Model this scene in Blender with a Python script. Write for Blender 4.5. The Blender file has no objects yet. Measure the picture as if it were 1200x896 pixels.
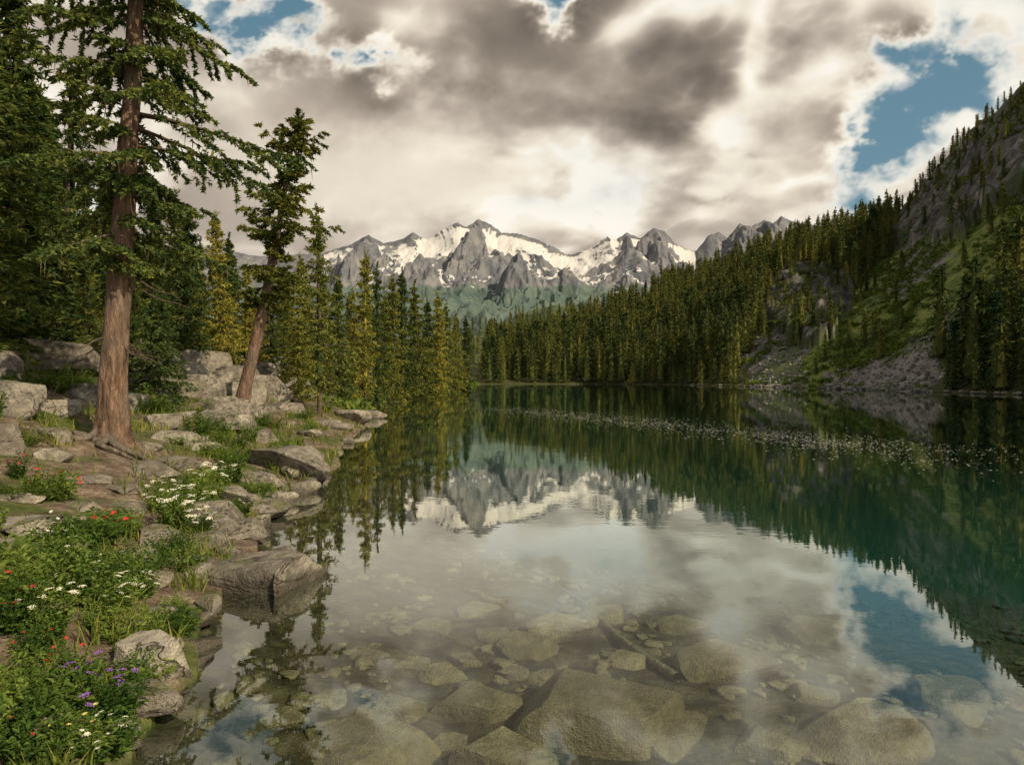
import bpy, math, numpy as np
from mathutils import Vector
R0 = np.random.RandomState
F=800.0; HZ=443.0; CH=2.2
scene=bpy.context.scene
scene.view_settings.view_transform='Standard'; scene.view_settings.look='None'; scene.view_settings.exposure=0
COL=scene.collection
# ---------------------------------------------------------------- noise
_r=R0(7); PERM=_r.permutation(256); PERM=np.concatenate([PERM,PERM,PERM]).astype(np.int32)
_g=_r.normal(size=(256,3)); GR=_g/np.linalg.norm(_g,axis=1)[:,None]; GRF=GR.astype(np.float32)
def pn(x,y,z=0.0):
    x,y,z=np.broadcast_arrays(np.asarray(x,float),np.asarray(y,float),np.asarray(z,float))
    xi=np.floor(x).astype(int); yi=np.floor(y).astype(int); zi=np.floor(z).astype(int)
    xf=x-xi; yf=y-yi; zf=z-zi
    u=xf**3*(xf*(xf*6-15)+10); v=yf**3*(yf*(yf*6-15)+10); w=zf**3*(zf*(zf*6-15)+10)
    def g(a,b,c):
        h=PERM[PERM[PERM[(xi+a)&255]+((yi+b)&255)]+((zi+c)&255)]
        G=GR[h]; return G[...,0]*(xf-a)+G[...,1]*(yf-b)+G[...,2]*(zf-c)
    def L(a,b,t): return a+(b-a)*t
    return L(L(L(g(0,0,0),g(1,0,0),u),L(g(0,1,0),g(1,1,0),u),v),L(L(g(0,0,1),g(1,0,1),u),L(g(0,1,1),g(1,1,1),u),v),w)*1.5
def fbm(x,y,z=0.0,o=4,ro=.5):
    s=0;a=1.0;t=0
    for i in range(o):
        s=s+a*pn(x*2**i+i*17.3,y*2**i+i*9.1,np.asarray(z)*2**i); t+=a; a*=ro
    return s/t
def ridged(x,y,o=5):
    s=0;a=1.0;t=0
    for i in range(o):
        s=s+a*(1-np.abs(pn(x*2**i+i*5.3,y*2**i+i*3.1,i*.7))*2); t+=a; a*=.5
    return s/t
def ss(a,b,x):
    t=np.clip((np.asarray(x,float)-a)/(b-a),0,1); return t*t*(3-2*t)
def blur(a,kx,ky):
    def b1(m,k,axis):
        if k<1: return m
        pad=[(0,0),(0,0)]; pad[axis]=(k,k); p=np.pad(m,pad,mode='edge'); c=np.cumsum(p,axis=axis); c=np.insert(c,0,0,axis=axis)
        n=m.shape[axis]
        hi=np.take(c,np.arange(n)+2*k+1,axis=axis); lo=np.take(c,np.arange(n),axis=axis); return (hi-lo)/(2*k+1)
    for _ in range(2): a=b1(b1(a,kx,1),ky,0)
    return a
# ---------------------------------------------------------------- lake outline, terrain
LAKE=np.array([(-1.7,-30),(-1.9,0),(-2.1,3.0),(-2.25,4.0),(-2.4,5.0),(-3.05,6.9),(-3.3,8.6),(-3.7,10.2),(-4.1,13),(-4.3,16.4),(-5.6,22.9),(-6.6,30),(-7.4,36),(-11,50),(-12,80),(-10.5,125),(-13,190),(-13,248),(0,256),(31,251),(55,220),(60,176),(66,135),(65,110),(66,88),(68,60),(72,20),(80,-30)],float)
def sdist(x,y):
    sh=x.shape; x=x.ravel(); y=y.ravel()
    best=np.full(x.shape,1e9); ins=np.zeros(x.shape,bool); n=len(LAKE)
    for i in range(n):
        a=LAKE[i]; b=LAKE[(i+1)%n]; e=b-a
        t=np.clip(((x-a[0])*e[0]+(y-a[1])*e[1])/(e@e),0,1)
        d=np.hypot(x-a[0]-t*e[0],y-a[1]-t*e[1]); best=np.minimum(best,d)
        c=((a[1]>y)!=(b[1]>y))
        if abs(e[1])>1e-9:
            xi=a[0]+(y-a[1])/e[1]*e[0]; ins^=(c&(x<xi))
    return np.where(ins,-best,best).reshape(sh)
UR=[480,560,640,700,780,850,950,1000,1060,1130,1200]
DR=[300,330,370,400,390,380,345,330,300,275,250]
VR=[435,428,408,385,352,328,292,280,258,180,112]
UD=[480,560,700,800,870,1000,1080,1200]
DS=[250,251,251,218,174,133,108,88]
def height(x,y,raw=False):
    x=np.asarray(x,float); y=np.asarray(y,float)
    s=sdist(x,y)+0.22*pn(x*.9,y*.9,3.3)*ss(0,30,60-np.abs(y))
    yy=np.maximum(y,1.0); u=600+F*x/yy
    ub=np.minimum(u,1200.0)
    dr=np.interp(ub,UR,DR); ds=np.interp(ub,UD,DS); vr=np.interp(ub,UR,VR)
    Z=(HZ-vr)/F*dr+CH
    t=(y-ds)/(dr-ds)
    tr=(x-66)/121.5
    t=np.where(u>1200,tr,t)
    tt=np.clip(t,0,1)
    prof=Z*(tt**1.05)*np.where(t>1,1-0.25*ss(1,2.5,t),1.0)
    prof=prof*np.where(u>1200,ss(-80,70,y),1.0)
    rel=ss(0,25,s)
    zr=0.15+0.05*np.minimum(s,30)+prof*ss(0,10,s)+rel*(5*fbm(x*.02,y*.02,1.0,4)+1.6*fbm(x*.12,y*.12,2.0,4))
    v=HZ-(zr-CH)*F/yy
    cl=cliffmask(u,v)
    zr=zr+cl*(13*ridged(x*.035,y*.035,5)-5+4*np.abs(fbm(x*.14,y*.14,5.,4)))
    sl=np.maximum(s,0)
    zl=0.05+0.29*np.minimum(sl,8)+0.085*np.clip(sl-8,0,90)
    zl=zl+ss(0,2,sl)*(0.16*fbm(x*.55,y*.55,4.,4))+ss(4,20,sl)*0.7*fbm(x*.1,y*.1,6.,3)
    w=ss(520,575,u)*(x>-14)
    w=np.where(y<60,np.where(x>0,1.0,0.0),w)
    land=zl*(1-w)+zr*w
    q=np.maximum(-s,0)
    bed=-(0.04+0.26*np.minimum(q,2)+0.05*np.clip(q-2,0,8)+(.5*ss(5,10,y)+4.2*ss(8,34,y))*ss(.5,9,q)+ss(7,22,x)*3)+0.07*fbm(x*.9,y*.9,8.,3)*ss(0,1,q)
    z=np.where(s>0,land,bed)
    return (z,s,u,v,cl) if raw else z
def poly(u,v,P):
    ins=np.zeros(np.shape(u),bool); n=len(P)
    for i in range(n):
        a=P[i]; b=P[(i+1)%n]
        if a[1]==b[1]: continue
        c=((a[1]>v)!=(b[1]>v)); ins^=(c&(u<a[0]+(v-a[1])/(b[1]-a[1])*(b[0]-a[0])))
    return ins
def jit(u,v): 
    return u+18*pn(u*.03,v*.03,1.5)+14*pn(u*.09,v*.09,4.5)+8*pn(u*.2,v*.2,2.5), v+12*pn(u*.03,v*.03,9.5)+9*pn(u*.09,v*.09,7.5)+5*pn(u*.2,v*.2,3.5)
def cliffmask(u,v):
    a,b=jit(u,v)
    return (poly(a,b,[(900,322),(988,312),(994,384),(950,406),(898,386)])|poly(a,b,[(1055,242),(1210,85),(1900,-200),(1900,185),(1200,225),(1120,282),(1052,296)])).astype(float)
def screemask(u,v):
    a,b=jit(u,v)
    return (poly(a,b,[(945,466),(1010,436),(1060,406),(1118,366),(1128,392),(1100,420),(1095,466)])|poly(a,b,[(868,404),(905,392),(946,408),(938,452),(876,450)])|poly(a,b,[(1055,278),(1112,268),(1108,322),(1050,350),(1040,335),(1062,318)])).astype(float)
def meadowmask(u,v):
    a,b=jit(u,v)
    return poly(a,b,[(1040,300),(1120,272),(1210,215),(1900,170),(1900,430),(1200,365),(1130,368),(1090,404),(960,454),(918,447),(955,395),(995,335)]).astype(float)
def H1(x,y): return float(height(np.array([x]),np.array([y]))[0])
_D=np.concatenate([np.arange(2.2,30,.03),np.arange(30,420,.5)])
def hit(u,v):
    x=(u-600)/F*_D; z=CH+(HZ-v)/F*_D; h=height(x,_D)
    k=np.argmax(h>z); 
    if not (h>z).any(): k=len(_D)-1
    return float(x[k]),float(_D[k]),float(h[k])
# ---------------------------------------------------------------- mesh util
def mk(name,V,Fc,mats,mi=None,smooth=False,attrs=None,sharp=None):
    me=bpy.data.meshes.new(name); V=np.asarray(V,np.float32)
    if isinstance(Fc,np.ndarray): Fl=[Fc]
    else: Fl=[f for f in Fc if len(f)]
    me.vertices.add(len(V)); me.vertices.foreach_set('co',V.ravel())
    nl=sum(f.size for f in Fl); npy=sum(len(f) for f in Fl)
    me.loops.add(nl); me.polygons.add(npy)
    me.loops.foreach_set('vertex_index',np.concatenate([f.ravel() for f in Fl]).astype(np.int32))
    tot=np.concatenate([np.full(len(f),f.shape[1]) for f in Fl]); st=np.concatenate([[0],np.cumsum(tot)[:-1]])
    me.polygons.foreach_set('loop_start',st.astype(np.int32)); me.polygons.foreach_set('loop_total',tot.astype(np.int32))
    if mi is not None: me.polygons.foreach_set('material_index',np.asarray(mi,np.int32))
    me.polygons.foreach_set('use_smooth',np.full(npy,smooth))
    for m in mats: me.materials.append(m)
    me.update(calc_edges=True)
    if sharp: me.set_sharp_from_angle(angle=math.radians(sharp))
    if attrs:
        for k,a in attrs.items():
            at=me.attributes.new(k,'FLOAT','POINT'); at.data.foreach_set('value',np.asarray(a,np.float32))
    return me
def ob(name,data,label=None,cat=None,group=None,kind=None,loc=(0,0,0),rot=(0,0,0),sc=(1,1,1),parent=None):
    o=bpy.data.objects.new(name,data); COL.objects.link(o)
    o.location=loc; o.rotation_euler=rot; o.scale=sc
    if parent: o.parent=parent
    if label: o["label"]=label
    if cat: o["category"]=cat
    if group: o["group"]=group
    if kind: o["kind"]=kind
    return o
def tube(P,r,n=8):
    P=np.asarray(P,float); m=len(P); r=np.broadcast_to(r,(m,))
    T=np.gradient(P,axis=0); T/=np.linalg.norm(T,axis=1)[:,None]+1e-9
    if np.abs(T[0,2])>.8: ref=np.array([[1.,0,0]])
    else: ref=np.array([[0,0,1.]])
    A=np.cross(T,ref); A/=np.linalg.norm(A,axis=1)[:,None]+1e-9; B=np.cross(T,A)
    th=np.arange(n)/n*2*np.pi
    V=P[:,None]+r[:,None,None]*(A[:,None]*np.cos(th)[None,:,None]+B[:,None]*np.sin(th)[None,:,None])
    i=np.arange(m-1)[:,None]*n; j=np.arange(n)[None]; k=(j+1)%n
    Fq=np.stack([i+j,i+k,i+k+n,i+j+n],-1).reshape(-1,4)
    return V.reshape(-1,3),Fq
class Acc:
    def __init__(s): s.V=[];s.F=[];s.n=0
    def add(s,V,Fc):
        s.V.append(V); s.F.append(np.asarray(Fc)+s.n); s.n+=len(V)
    def get(s): return np.concatenate(s.V),np.concatenate(s.F)
# ---------------------------------------------------------------- node util
class NT:
    def __init__(s,tree): s.t=tree; s.N=tree.nodes; s.L=tree.links; s.N.clear()
    def n(s,ty,**k):
        x=s.N.new(ty)
        for a,b in k.items(): setattr(x,a,b)
        return x
    def _in(s,sock,v):
        if v is None: return
        if hasattr(v,'is_output'): s.L.new(v,sock)
        else: sock.default_value=v
    def m(s,op,a,b=None,c=None,clamp=False):
        x=s.n('ShaderNodeMath',operation=op,use_clamp=clamp)
        for i,v in enumerate((a,b,c)): s._in(x.inputs[i],v)
        return x.outputs[0]
    def vm(s,op,a,b=None):
        x=s.n('ShaderNodeVectorMath',operation=op); s._in(x.inputs[0],a)
        if b is not None: s._in(x.inputs[1] if op!='SCALE' else x.inputs[3],b)
        return x.outputs['Value'] if op in('DOT_PRODUCT','LENGTH') else x.outputs[0]
    def mix(s,f,a,b,bt='MIX'):
        x=s.n('ShaderNodeMix',data_type='RGBA',blend_type=bt); s._in(x.inputs[0],f)
        for i,v in((6,a),(7,b)):
            if isinstance(v,tuple) and len(v)==3: v=(*v,1)
            s._in(x.inputs[i],v)
        return x.outputs[2]
    def noise(s,vec,sc,det=4,ro=.55,dist=0,out=0,dim='3D'):
        x=s.n('ShaderNodeTexNoise',noise_dimensions=dim); s._in(x.inputs['Vector'],vec); x.inputs['Scale'].default_value=sc
        x.inputs['Detail'].default_value=det; x.inputs['Roughness'].default_value=ro; x.inputs['Distortion'].default_value=dist
        return x.outputs[out]
    def voro(s,vec,sc,det=0,ro=.5,dim='3D'):
        x=s.n('ShaderNodeTexVoronoi',voronoi_dimensions=dim,normalize=det>0); s._in(x.inputs['Vector'],vec); x.inputs['Scale'].default_value=sc
        x.inputs['Detail'].default_value=det; x.inputs['Roughness'].default_value=ro
        return x.outputs['Distance']
    def ramp(s,f,els):
        x=s.n('ShaderNodeValToRGB'); s._in(x.inputs[0],f); e=x.color_ramp.elements
        while len(e)<len(els): e.new(.5)
        for a,(p,c) in zip(e,els):
            a.position=p; a.color=(*c,1) if isinstance(c,tuple) else (c,c,c,1)
        return x.outputs[0]
    def mr(s,f,a,b,c=0.,d=1.):
        x=s.n('ShaderNodeMapRange',interpolation_type='SMOOTHSTEP'); s._in(x.inputs[0],f)
        for i,v in enumerate((a,b,c,d)): x.inputs[i+1].default_value=v
        return x.outputs[0]
    def mapping(s,vec,sc=(1,1,1),loc=(0,0,0)):
        x=s.n('ShaderNodeMapping'); s._in(x.inputs[0],vec); x.inputs['Scale'].default_value=sc; x.inputs['Location'].default_value=loc
        return x.outputs[0]
    def bump(s,h,st,dist):
        x=s.n('ShaderNodeBump'); s._in(x.inputs['Height'],h); x.inputs['Strength'].default_value=st; x.inputs['Distance'].default_value=dist
        return x.outputs[0]
def newmat(name):
    m=bpy.data.materials.new(name); m.use_nodes=True; return m,NT(m.node_tree)
def pbsdf(T,col,rough=.85,nor=None,spec=.3):
    b=T.n('ShaderNodeBsdfPrincipled'); T._in(b.inputs['Base Color'],col if not(isinstance(col,tuple) and len(col)==3) else (*col,1))
    T._in(b.inputs['Roughness'],rough); b.inputs['Specular IOR Level'].default_value=spec
    if nor is not None: T._in(b.inputs['Normal'],nor)
    o=T.n('ShaderNodeOutputMaterial'); T.L.new(b.outputs[0],o.inputs[0]); return b
def leafmat(name,dark,mid,lite,trans=.25,nsc=1.2,orand=.28):
    m,T=newmat(name); g=T.n('ShaderNodeNewGeometry'); oi=T.n('ShaderNodeObjectInfo')
    tc=T.n('ShaderNodeTexCoord')
    nz=T.noise(tc.outputs['Object'],nsc,1,.6)
    f=T.m('ADD',T.m('MULTIPLY',g.outputs['Random Per Island'],.45),T.m('MULTIPLY',nz,.6))
    f=T.m('ADD',f,T.m('MULTIPLY',T.m('SUBTRACT',oi.outputs['Random'],.5),orand))
    c=T.ramp(f,[(.2,dark),(.5,mid),(.85,lite)])
    d=T.n('ShaderNodeBsdfDiffuse'); T.L.new(c,d.inputs[0])
    tr=T.n('ShaderNodeBsdfTranslucent'); T.L.new(T.mix(1.0,c,(1.3,1.25,.6),'MULTIPLY'),tr.inputs[0])
    mx=T.n('ShaderNodeMixShader'); mx.inputs[0].default_value=trans
    T.L.new(d.outputs[0],mx.inputs[1]); T.L.new(tr.outputs[0],mx.inputs[2])
    o=T.n('ShaderNodeOutputMaterial'); T.L.new(mx.outputs[0],o.inputs[0]); return m
M_need=leafmat('needles',(.012,.028,.012),(.058,.09,.027),(.23,.235,.055))
M_needA=leafmat('needles_fir',(.012,.031,.015),(.052,.092,.033),(.21,.235,.06),nsc=.9)
M_needW=leafmat('needles_sunny',(.03,.046,.014),(.145,.16,.036),(.41,.345,.075))  # brighter copy of the needles with warm sunlight put into the colour
M_far=leafmat('needles_far',(.010,.024,.012),(.042,.068,.025),(.18,.175,.045),.15,.08)
M_leaf=leafmat('leaves',(.03,.065,.016),(.09,.155,.034),(.23,.29,.07),.35,3,.5)
M_grass=leafmat('grass_blades',(.04,.07,.015),(.11,.155,.03),(.30,.28,.08),.3,.7)
M_lich=leafmat('lichen',(.05,.045,.02),(.10,.09,.04),(.17,.15,.07),.2,3)
M_brush=leafmat('brush_leaves',(.045,.08,.018),(.12,.17,.035),(.27,.29,.06),.2,.15)
def flowermat(n,c):
    m,T=newmat(n); g=T.n('ShaderNodeNewGeometry')
    pbsdf(T,T.mix(g.outputs['Random Per Island'],c,tuple(min(1,a*.7) for a in c)),.6); return m
M_fw={'white':flowermat('petal_white',(.8,.78,.66)),'red':flowermat('petal_red',(.6,.03,.03)),'purple':flowermat('petal_purple',(.3,.12,.5)),'yellow':flowermat('petal_yellow',(.8,.65,.2))}
def barkmat(n,a,b,c):
    m,T=newmat(n); tc=T.n('ShaderNodeTexCoord'); v=T.mapping(tc.outputs['Object'],(1,1,.22))
    n1=T.noise(v,14,5,.65,.6); n2=T.noise(v,45,2,.6); n3=T.noise(tc.outputs['Object'],1.3,2)
    col=T.ramp(n1,[(.3,a),(.5,b),(.72,c)]); col=T.mix(T.mr(n3,.45,.65,0,.5),col,(.13,.11,.09))
    h=T.m('ADD',n1,T.m('MULTIPLY',n2,.4)); pbsdf(T,col,.9,T.bump(h,1.0,.06)); return m
M_bark=barkmat('bark',(.03,.019,.013),(.145,.088,.06),(.31,.205,.145))
M_root=barkmat('root_bark',(.04,.032,.025),(.15,.12,.095),(.30,.25,.20))
M_barkd=barkmat('bark_dark',(.03,.02,.016),(.09,.06,.045),(.2,.14,.1))
M_log=barkmat('sunken_wood',(.08,.07,.045),(.17,.15,.10),(.29,.26,.18))
def rockmat(n,sub=False):
    m,T=newmat(n); g=T.n('ShaderNodeNewGeometry'); oi=T.n('ShaderNodeObjectInfo')
    P=g.outputs['Position']
    n1=T.noise(P,1.3,3,.6,.3); n2=T.noise(P,7,5,.72); n3=T.noise(P,55,2,.6)
    f=T.m('ADD',T.m('MULTIPLY',n1,.45),T.m('MULTIPLY',n2,.55))
    if sub: col=T.ramp(f,[(.33,(.05,.042,.024)),(.5,(.15,.127,.076)),(.66,(.28,.245,.155))])
    else: col=T.ramp(f,[(.33,(.055,.05,.042)),(.44,(.15,.135,.112)),(.54,(.30,.27,.222)),(.68,(.50,.46,.39))])
    col=T.mix(T.m('MULTIPLY',T.m('SUBTRACT',oi.outputs['Random'],.25,clamp=True),.6),col,(.13,.108,.085) if not sub else (.07,.055,.03))
    col=T.mix(T.mr(n3,.55,.72,0,.5),col,(.06,.055,.05))
    s=T.n('ShaderNodeSeparateXYZ'); T.L.new(P,s.inputs[0])
    h=T.m('ADD',n2,T.m('MULTIPLY',n3,.25))
    if not sub:
        n4=T.noise(T.mapping(P,(1,1,2.2)),1.1,4,.6,.8)
        crack=T.mr(T.m('ABSOLUTE',T.m('SUBTRACT',n4,.5)),0,.010,1,0)
        col=T.mix(T.m('MULTIPLY',crack,.8),col,(.03,.025,.02))
        sn=T.n('ShaderNodeSeparateXYZ'); T.L.new(g.outputs['Normal'],sn.inputs[0])
        moss=T.m('MULTIPLY',T.mr(sn.outputs[2],.3,.9),T.mr(T.noise(P,2.3,3,.6),.53,.63)); col=T.mix(T.m('MULTIPLY',moss,.65),col,(.10,.11,.035))
        wet=T.mr(T.m('ADD',s.outputs[2],T.m('MULTIPLY',T.m('SUBTRACT',n2,.5),.14)),.05,.18,1,0)
        col=T.mix(T.m('MULTIPLY',wet,.8),col,(.035,.028,.02)); rough=T.m('SUBTRACT',.88,T.m('MULTIPLY',wet,.5))
        h=T.m('ADD',h,T.m('MULTIPLY',crack,-.4))
    else: rough=.8; col=T.mix(T.mr(s.outputs[2],-.5,-1.8),col,(.003,.05,.038))  # stones tinted teal with depth, painted water absorption
    pbsdf(T,col,rough,T.bump(h,.9,.07)); return m
M_rock=rockmat('granite'); M_sub=rockmat('submerged_stone',True)
# ---------------------------------------------------------------- ground
M_gr,T=newmat('ground'); g=T.n('ShaderNodeNewGeometry'); P=g.outputs['Position']
at=lambda n:(lambda x:x.outputs['Fac'])(T.n('ShaderNodeAttribute',attribute_name=n))
s3=T.n('ShaderNodeSeparateXYZ'); T.L.new(P,s3.inputs[0])
nb=T.noise(P,.6,3,.6); nm=T.noise(P,3.5,4,.65); nf=T.noise(P,26,3,.65)
dirt=T.ramp(T.m('ADD',T.m('MULTIPLY',nm,.6),T.m('MULTIPLY',nf,.4)),[(.35,(.055,.040,.028)),(.5,(.14,.103,.076)),(.68,(.32,.265,.205))])
grs=T.ramp(nm,[(.3,(.03,.045,.015)),(.5,(.07,.09,.025)),(.7,(.14,.14,.05))])
near=T.mix(T.mr(nb,.49,.60),dirt,grs)
floor_=T.mix(nm,(.03,.042,.016),(.09,.09,.036))
base=T.mix(at('farland'),near,floor_)
nl=T.noise(P,.06,4,.65); nl2=T.noise(P,.35,5,.7)
lf=T.m('ADD',T.m('MULTIPLY',nl,.5),T.m('MULTIPLY',nl2,.5))
mead=T.ramp(lf,[(.38,(.035,.06,.016)),(.46,(.09,.13,.028)),(.53,(.18,.215,.05)),(.60,(.22,.24,.07)),(.68,(.28,.26,.17))])
base=T.mix(at('meadow'),base,mead)
sc_=T.ramp(T.m('ADD',T.m('MULTIPLY',nl2,.4),T.m('MULTIPLY',nm,.6)),[(.38,(.06,.057,.052)),(.62,(.33,.31,.285))])
sc_=T.mix(T.mr(nl,.50,.56,0,.85),sc_,(.08,.115,.03))
base=T.mix(at('scree'),base,sc_)
nc=T.noise(T.mapping(P,(1,1,.35)),.22,6,.74,.8)
cl=T.ramp(nc,[(.34,(.018,.018,.02)),(.46,(.07,.067,.063)),(.56,(.15,.142,.132)),(.64,(.25,.235,.215)),(.72,(.07,.09,.035))])
cl=T.mix(T.mr(lf,.50,.56,0,.85),cl,(.055,.078,.026))
base=T.mix(at('cliff'),base,cl)
vb=T.voro(T.vm('ADD',P,T.vm('SCALE',T.noise(P,3,1,out=1),.25)),4.2)
peb=T.ramp(T.m('ADD',T.m('MULTIPLY',nm,.6),T.m('MULTIPLY',nf,.4)),[(.3,(.024,.022,.013)),(.5,(.062,.054,.033)),(.7,(.14,.122,.075))])
peb=T.mix(T.mr(vb,.35,.7,0,.7),peb,(.015,.014,.008))
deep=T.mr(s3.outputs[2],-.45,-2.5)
bed=T.mix(deep,peb,(.002,.05,.038))  # teal by depth paints the water's light absorption into the bed colour
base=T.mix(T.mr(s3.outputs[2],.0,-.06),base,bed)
hh=T.m('ADD',T.m('ADD',nm,T.m('MULTIPLY',nf,.3)),T.m('MULTIPLY',nc,2.5))
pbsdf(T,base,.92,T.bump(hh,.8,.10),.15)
az=np.concatenate([np.linspace(-100,-46,60,endpoint=False),np.linspace(-46,46,780,endpoint=False),np.linspace(46,100,60)])*np.pi/180
rr=np.concatenate([np.geomspace(.6,60,300,endpoint=False),np.linspace(60,420,230,endpoint=False),np.geomspace(420,1500,20)])
A_,B_=np.meshgrid(az,rr); X=B_*np.sin(A_); Y=B_*np.cos(A_)
Z,S,U,Vv,CL=height(X,Y,raw=True)
V2=HZ-(Z-CH)*F/np.maximum(Y,1)
farr=(S>0)&(X>-14)&(Y>50)|((Y>110))
me_=meadowmask(U,V2)*(X>20); sc2=screemask(U,V2)*(X>20); cl2=CL*(X>20)
nr,ncn=X.shape; i=np.arange(nr-1)[:,None]*ncn; j=np.arange(ncn-1)[None]
Fq=np.stack([i+j,i+j+1,i+j+1+ncn,i+j+ncn],-1).reshape(-1,4)
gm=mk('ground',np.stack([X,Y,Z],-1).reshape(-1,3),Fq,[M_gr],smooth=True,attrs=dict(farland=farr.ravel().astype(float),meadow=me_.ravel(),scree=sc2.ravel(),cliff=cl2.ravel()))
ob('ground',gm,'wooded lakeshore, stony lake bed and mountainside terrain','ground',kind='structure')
# ---------------------------------------------------------------- water
M_w,T=newmat('water'); g=T.n('ShaderNodeNewGeometry'); P=g.outputs['Position']
h1=T.noise(P,.9,2,.5); h2=T.noise(T.mapping(P,(1,1.6,1)),4.5,2,.55)
patch=T.mr(T.noise(T.mapping(P,(.35,1,1)),.07,2,.6),.45,.62,.25,1.0)
bp=T.bump(T.m('MULTIPLY',T.m('ADD',h1,T.m('MULTIPLY',h2,.25)),patch),.07,.05)
cs=T.m('ABSOLUTE',T.vm('DOT_PRODUCT',g.outputs['Incoming'],bp))
fz=T.m('ADD',T.m('MULTIPLY',T.m('POWER',T.m('SUBTRACT',1.,cs,clamp=True),4.0),1.35),.035)
fac=T.m('MINIMUM',fz,.90)
gl=T.n('ShaderNodeBsdfGlossy'); gl.inputs['Roughness'].default_value=.003; gl.inputs['Color'].default_value=(.93,.96,.92,1); T.L.new(bp,gl.inputs['Normal'])
tp=T.n('ShaderNodeBsdfTransparent'); tp.inputs[0].default_value=(.86,.93,.86,1)
mx=T.n('ShaderNodeMixShader'); T.L.new(fac,mx.inputs[0]); T.L.new(tp.outputs[0],mx.inputs[1]); T.L.new(gl.outputs[0],mx.inputs[2])
o=T.n('ShaderNodeOutputMaterial'); T.L.new(mx.outputs[0],o.inputs[0])
wm=mk('water',[(-60,-30,0),(110,-30,0),(110,300,0),(-60,300,0)],np.array([[0,1,2,3]]),[M_w])
ob('water',wm,'calm clear alpine lake water','water',kind='structure')
# ---------------------------------------------------------------- mountains
M_m,T=newmat('mountain_rock'); g=T.n('ShaderNodeNewGeometry'); P=g.outputs['Position']
at=lambda n:(lambda x:x.outputs['Fac'])(T.n('ShaderNodeAttribute',attribute_name=n))
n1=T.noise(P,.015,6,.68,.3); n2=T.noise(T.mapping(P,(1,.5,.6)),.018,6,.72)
rock=T.ramp(n2,[(.35,(.085,.095,.115)),(.5,(.145,.15,.168)),(.65,(.235,.23,.232))])  # blue-grey distance haze is mixed into the rock tones
fo=T.ramp(n1,[(.35,(.055,.09,.09)),(.6,(.12,.155,.13))])  # lower forest tones also carry painted bluish haze
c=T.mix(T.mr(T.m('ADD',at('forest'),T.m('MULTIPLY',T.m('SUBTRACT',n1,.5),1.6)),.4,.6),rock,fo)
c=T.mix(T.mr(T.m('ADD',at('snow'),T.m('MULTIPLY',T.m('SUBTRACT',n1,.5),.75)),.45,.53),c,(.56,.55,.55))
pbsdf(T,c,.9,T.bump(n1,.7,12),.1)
SK=[(-400,330),(0,300),(150,300),(240,288),(300,300),(380,296),(410,287),(432,275),(450,285),(470,281),(484,272),(500,281),(525,265),(536,261),(548,265),(560,257),(575,262),(588,273),(612,274),(640,285),(665,299),(690,292),(712,276),(722,280),(735,272),(750,279),(765,266),(778,270),(790,283),(803,291),(816,293),(828,276),(842,270),(852,279),(866,262),(878,266),(895,258),(905,262),(915,253),(930,260),(960,265),(1050,285),(1200,300),(1600,330)]
ug=np.concatenate([np.linspace(-400,200,80,endpoint=False),np.linspace(200,960,1000,endpoint=False),np.linspace(960,1600,80)])
tg=np.concatenate([np.linspace(0,1,320),1+np.linspace(.02,.5,12)])
Ug,Tg=np.meshgrid(ug,tg); D=1300+1300*Tg
tc_=np.minimum(Tg,1)
Xm=(Ug-600)/F*D
xg=np.linspace(-400,1600,2001); kern=np.hanning(121); kern/=kern.sum()
skl=np.interp(Ug[0],*zip(*SK))
sm=np.convolve(np.pad(np.interp(xg,*zip(*SK)),60,mode='edge'),kern,'valid'); sks=np.interp(Ug[0],xg,sm)+10
wt=ss(.78,1.0,tc_)
skl_=skl-3*(ridged(Ug[0]*.06,np.full(Ug[0].shape,2.),4)-.55)
shift=14*fbm(Xm*.006,D*.005,7.,3)*(1-ss(.97,1,tc_))
sky_t=np.interp(Ug+shift,ug,skl_)
sky=sks[None]*(1-wt)+sky_t*wt
e=(HZ-sky)/F
wx=Xm+70*fbm(Xm*.004,D*.004,9.,3); wy=D+70*fbm(Xm*.004,D*.004,19.,3)
rn=ridged(wx*.0024+3,wy*.0017,5); fb=fbm(Xm*.008,D*.008,0.,4); rn2=ridged(wx*.010,wy*.008,4)
amp=ss(0,.3,tc_)*(1-ss(.8,1,tc_)*.97)
zm=e*D*(.10+.90*tc_**.84)
zm=zm+amp*(145*(rn-.66)+34*(rn2-.6)+18*fb)
def cone(u0,v0,d0,sx,sy,seed,st=.42):
    x0=(u0-600)/F*d0; z0=(HZ-v0)/F*d0+CH
    dx=(Xm-x0)/sx+.5*fbm(Xm*.010+seed,D*.010,seed,4); dy=(D-d0)/sy+.3*fbm(Xm*.010+seed,D*.010,seed+5,3)
    rs=R0(seed); rad=np.zeros_like(dx)
    for k in range(5):
        a=k*1.257+rs.uniform(-.4,.4); rad=np.maximum(rad,(dx*math.cos(a)+dy*math.sin(a))*rs.uniform(.75,1.25))
    rad=np.sqrt(rad**2+.03)-.17+.34*(1-ridged(Xm*.014+seed,D*.010,5))*np.minimum(rad*2,1)
    return z0-rad*z0*st
rk=np.zeros_like(zm)
for a in [(556,263,2480,120,240,1),(606,296,2060,95,150,2),(493,297,2200,100,170,3),(432,279,2450,110,200,4),(768,269,2480,130,240,5),(735,276,2480,75,180,6),(866,264,2500,120,240,10),(895,260,2500,100,240,13)]:
    cz=cone(*a); rk=np.maximum(rk,ss(-6,14,cz-zm)); zm=np.maximum(zm,cz)
zm=np.where(Tg>1,zm-(Tg-1)*500,zm)
gy,gx=np.gradient(zm); dX=np.gradient(Xm,axis=1); dD=np.gradient(D,axis=0)
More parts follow.
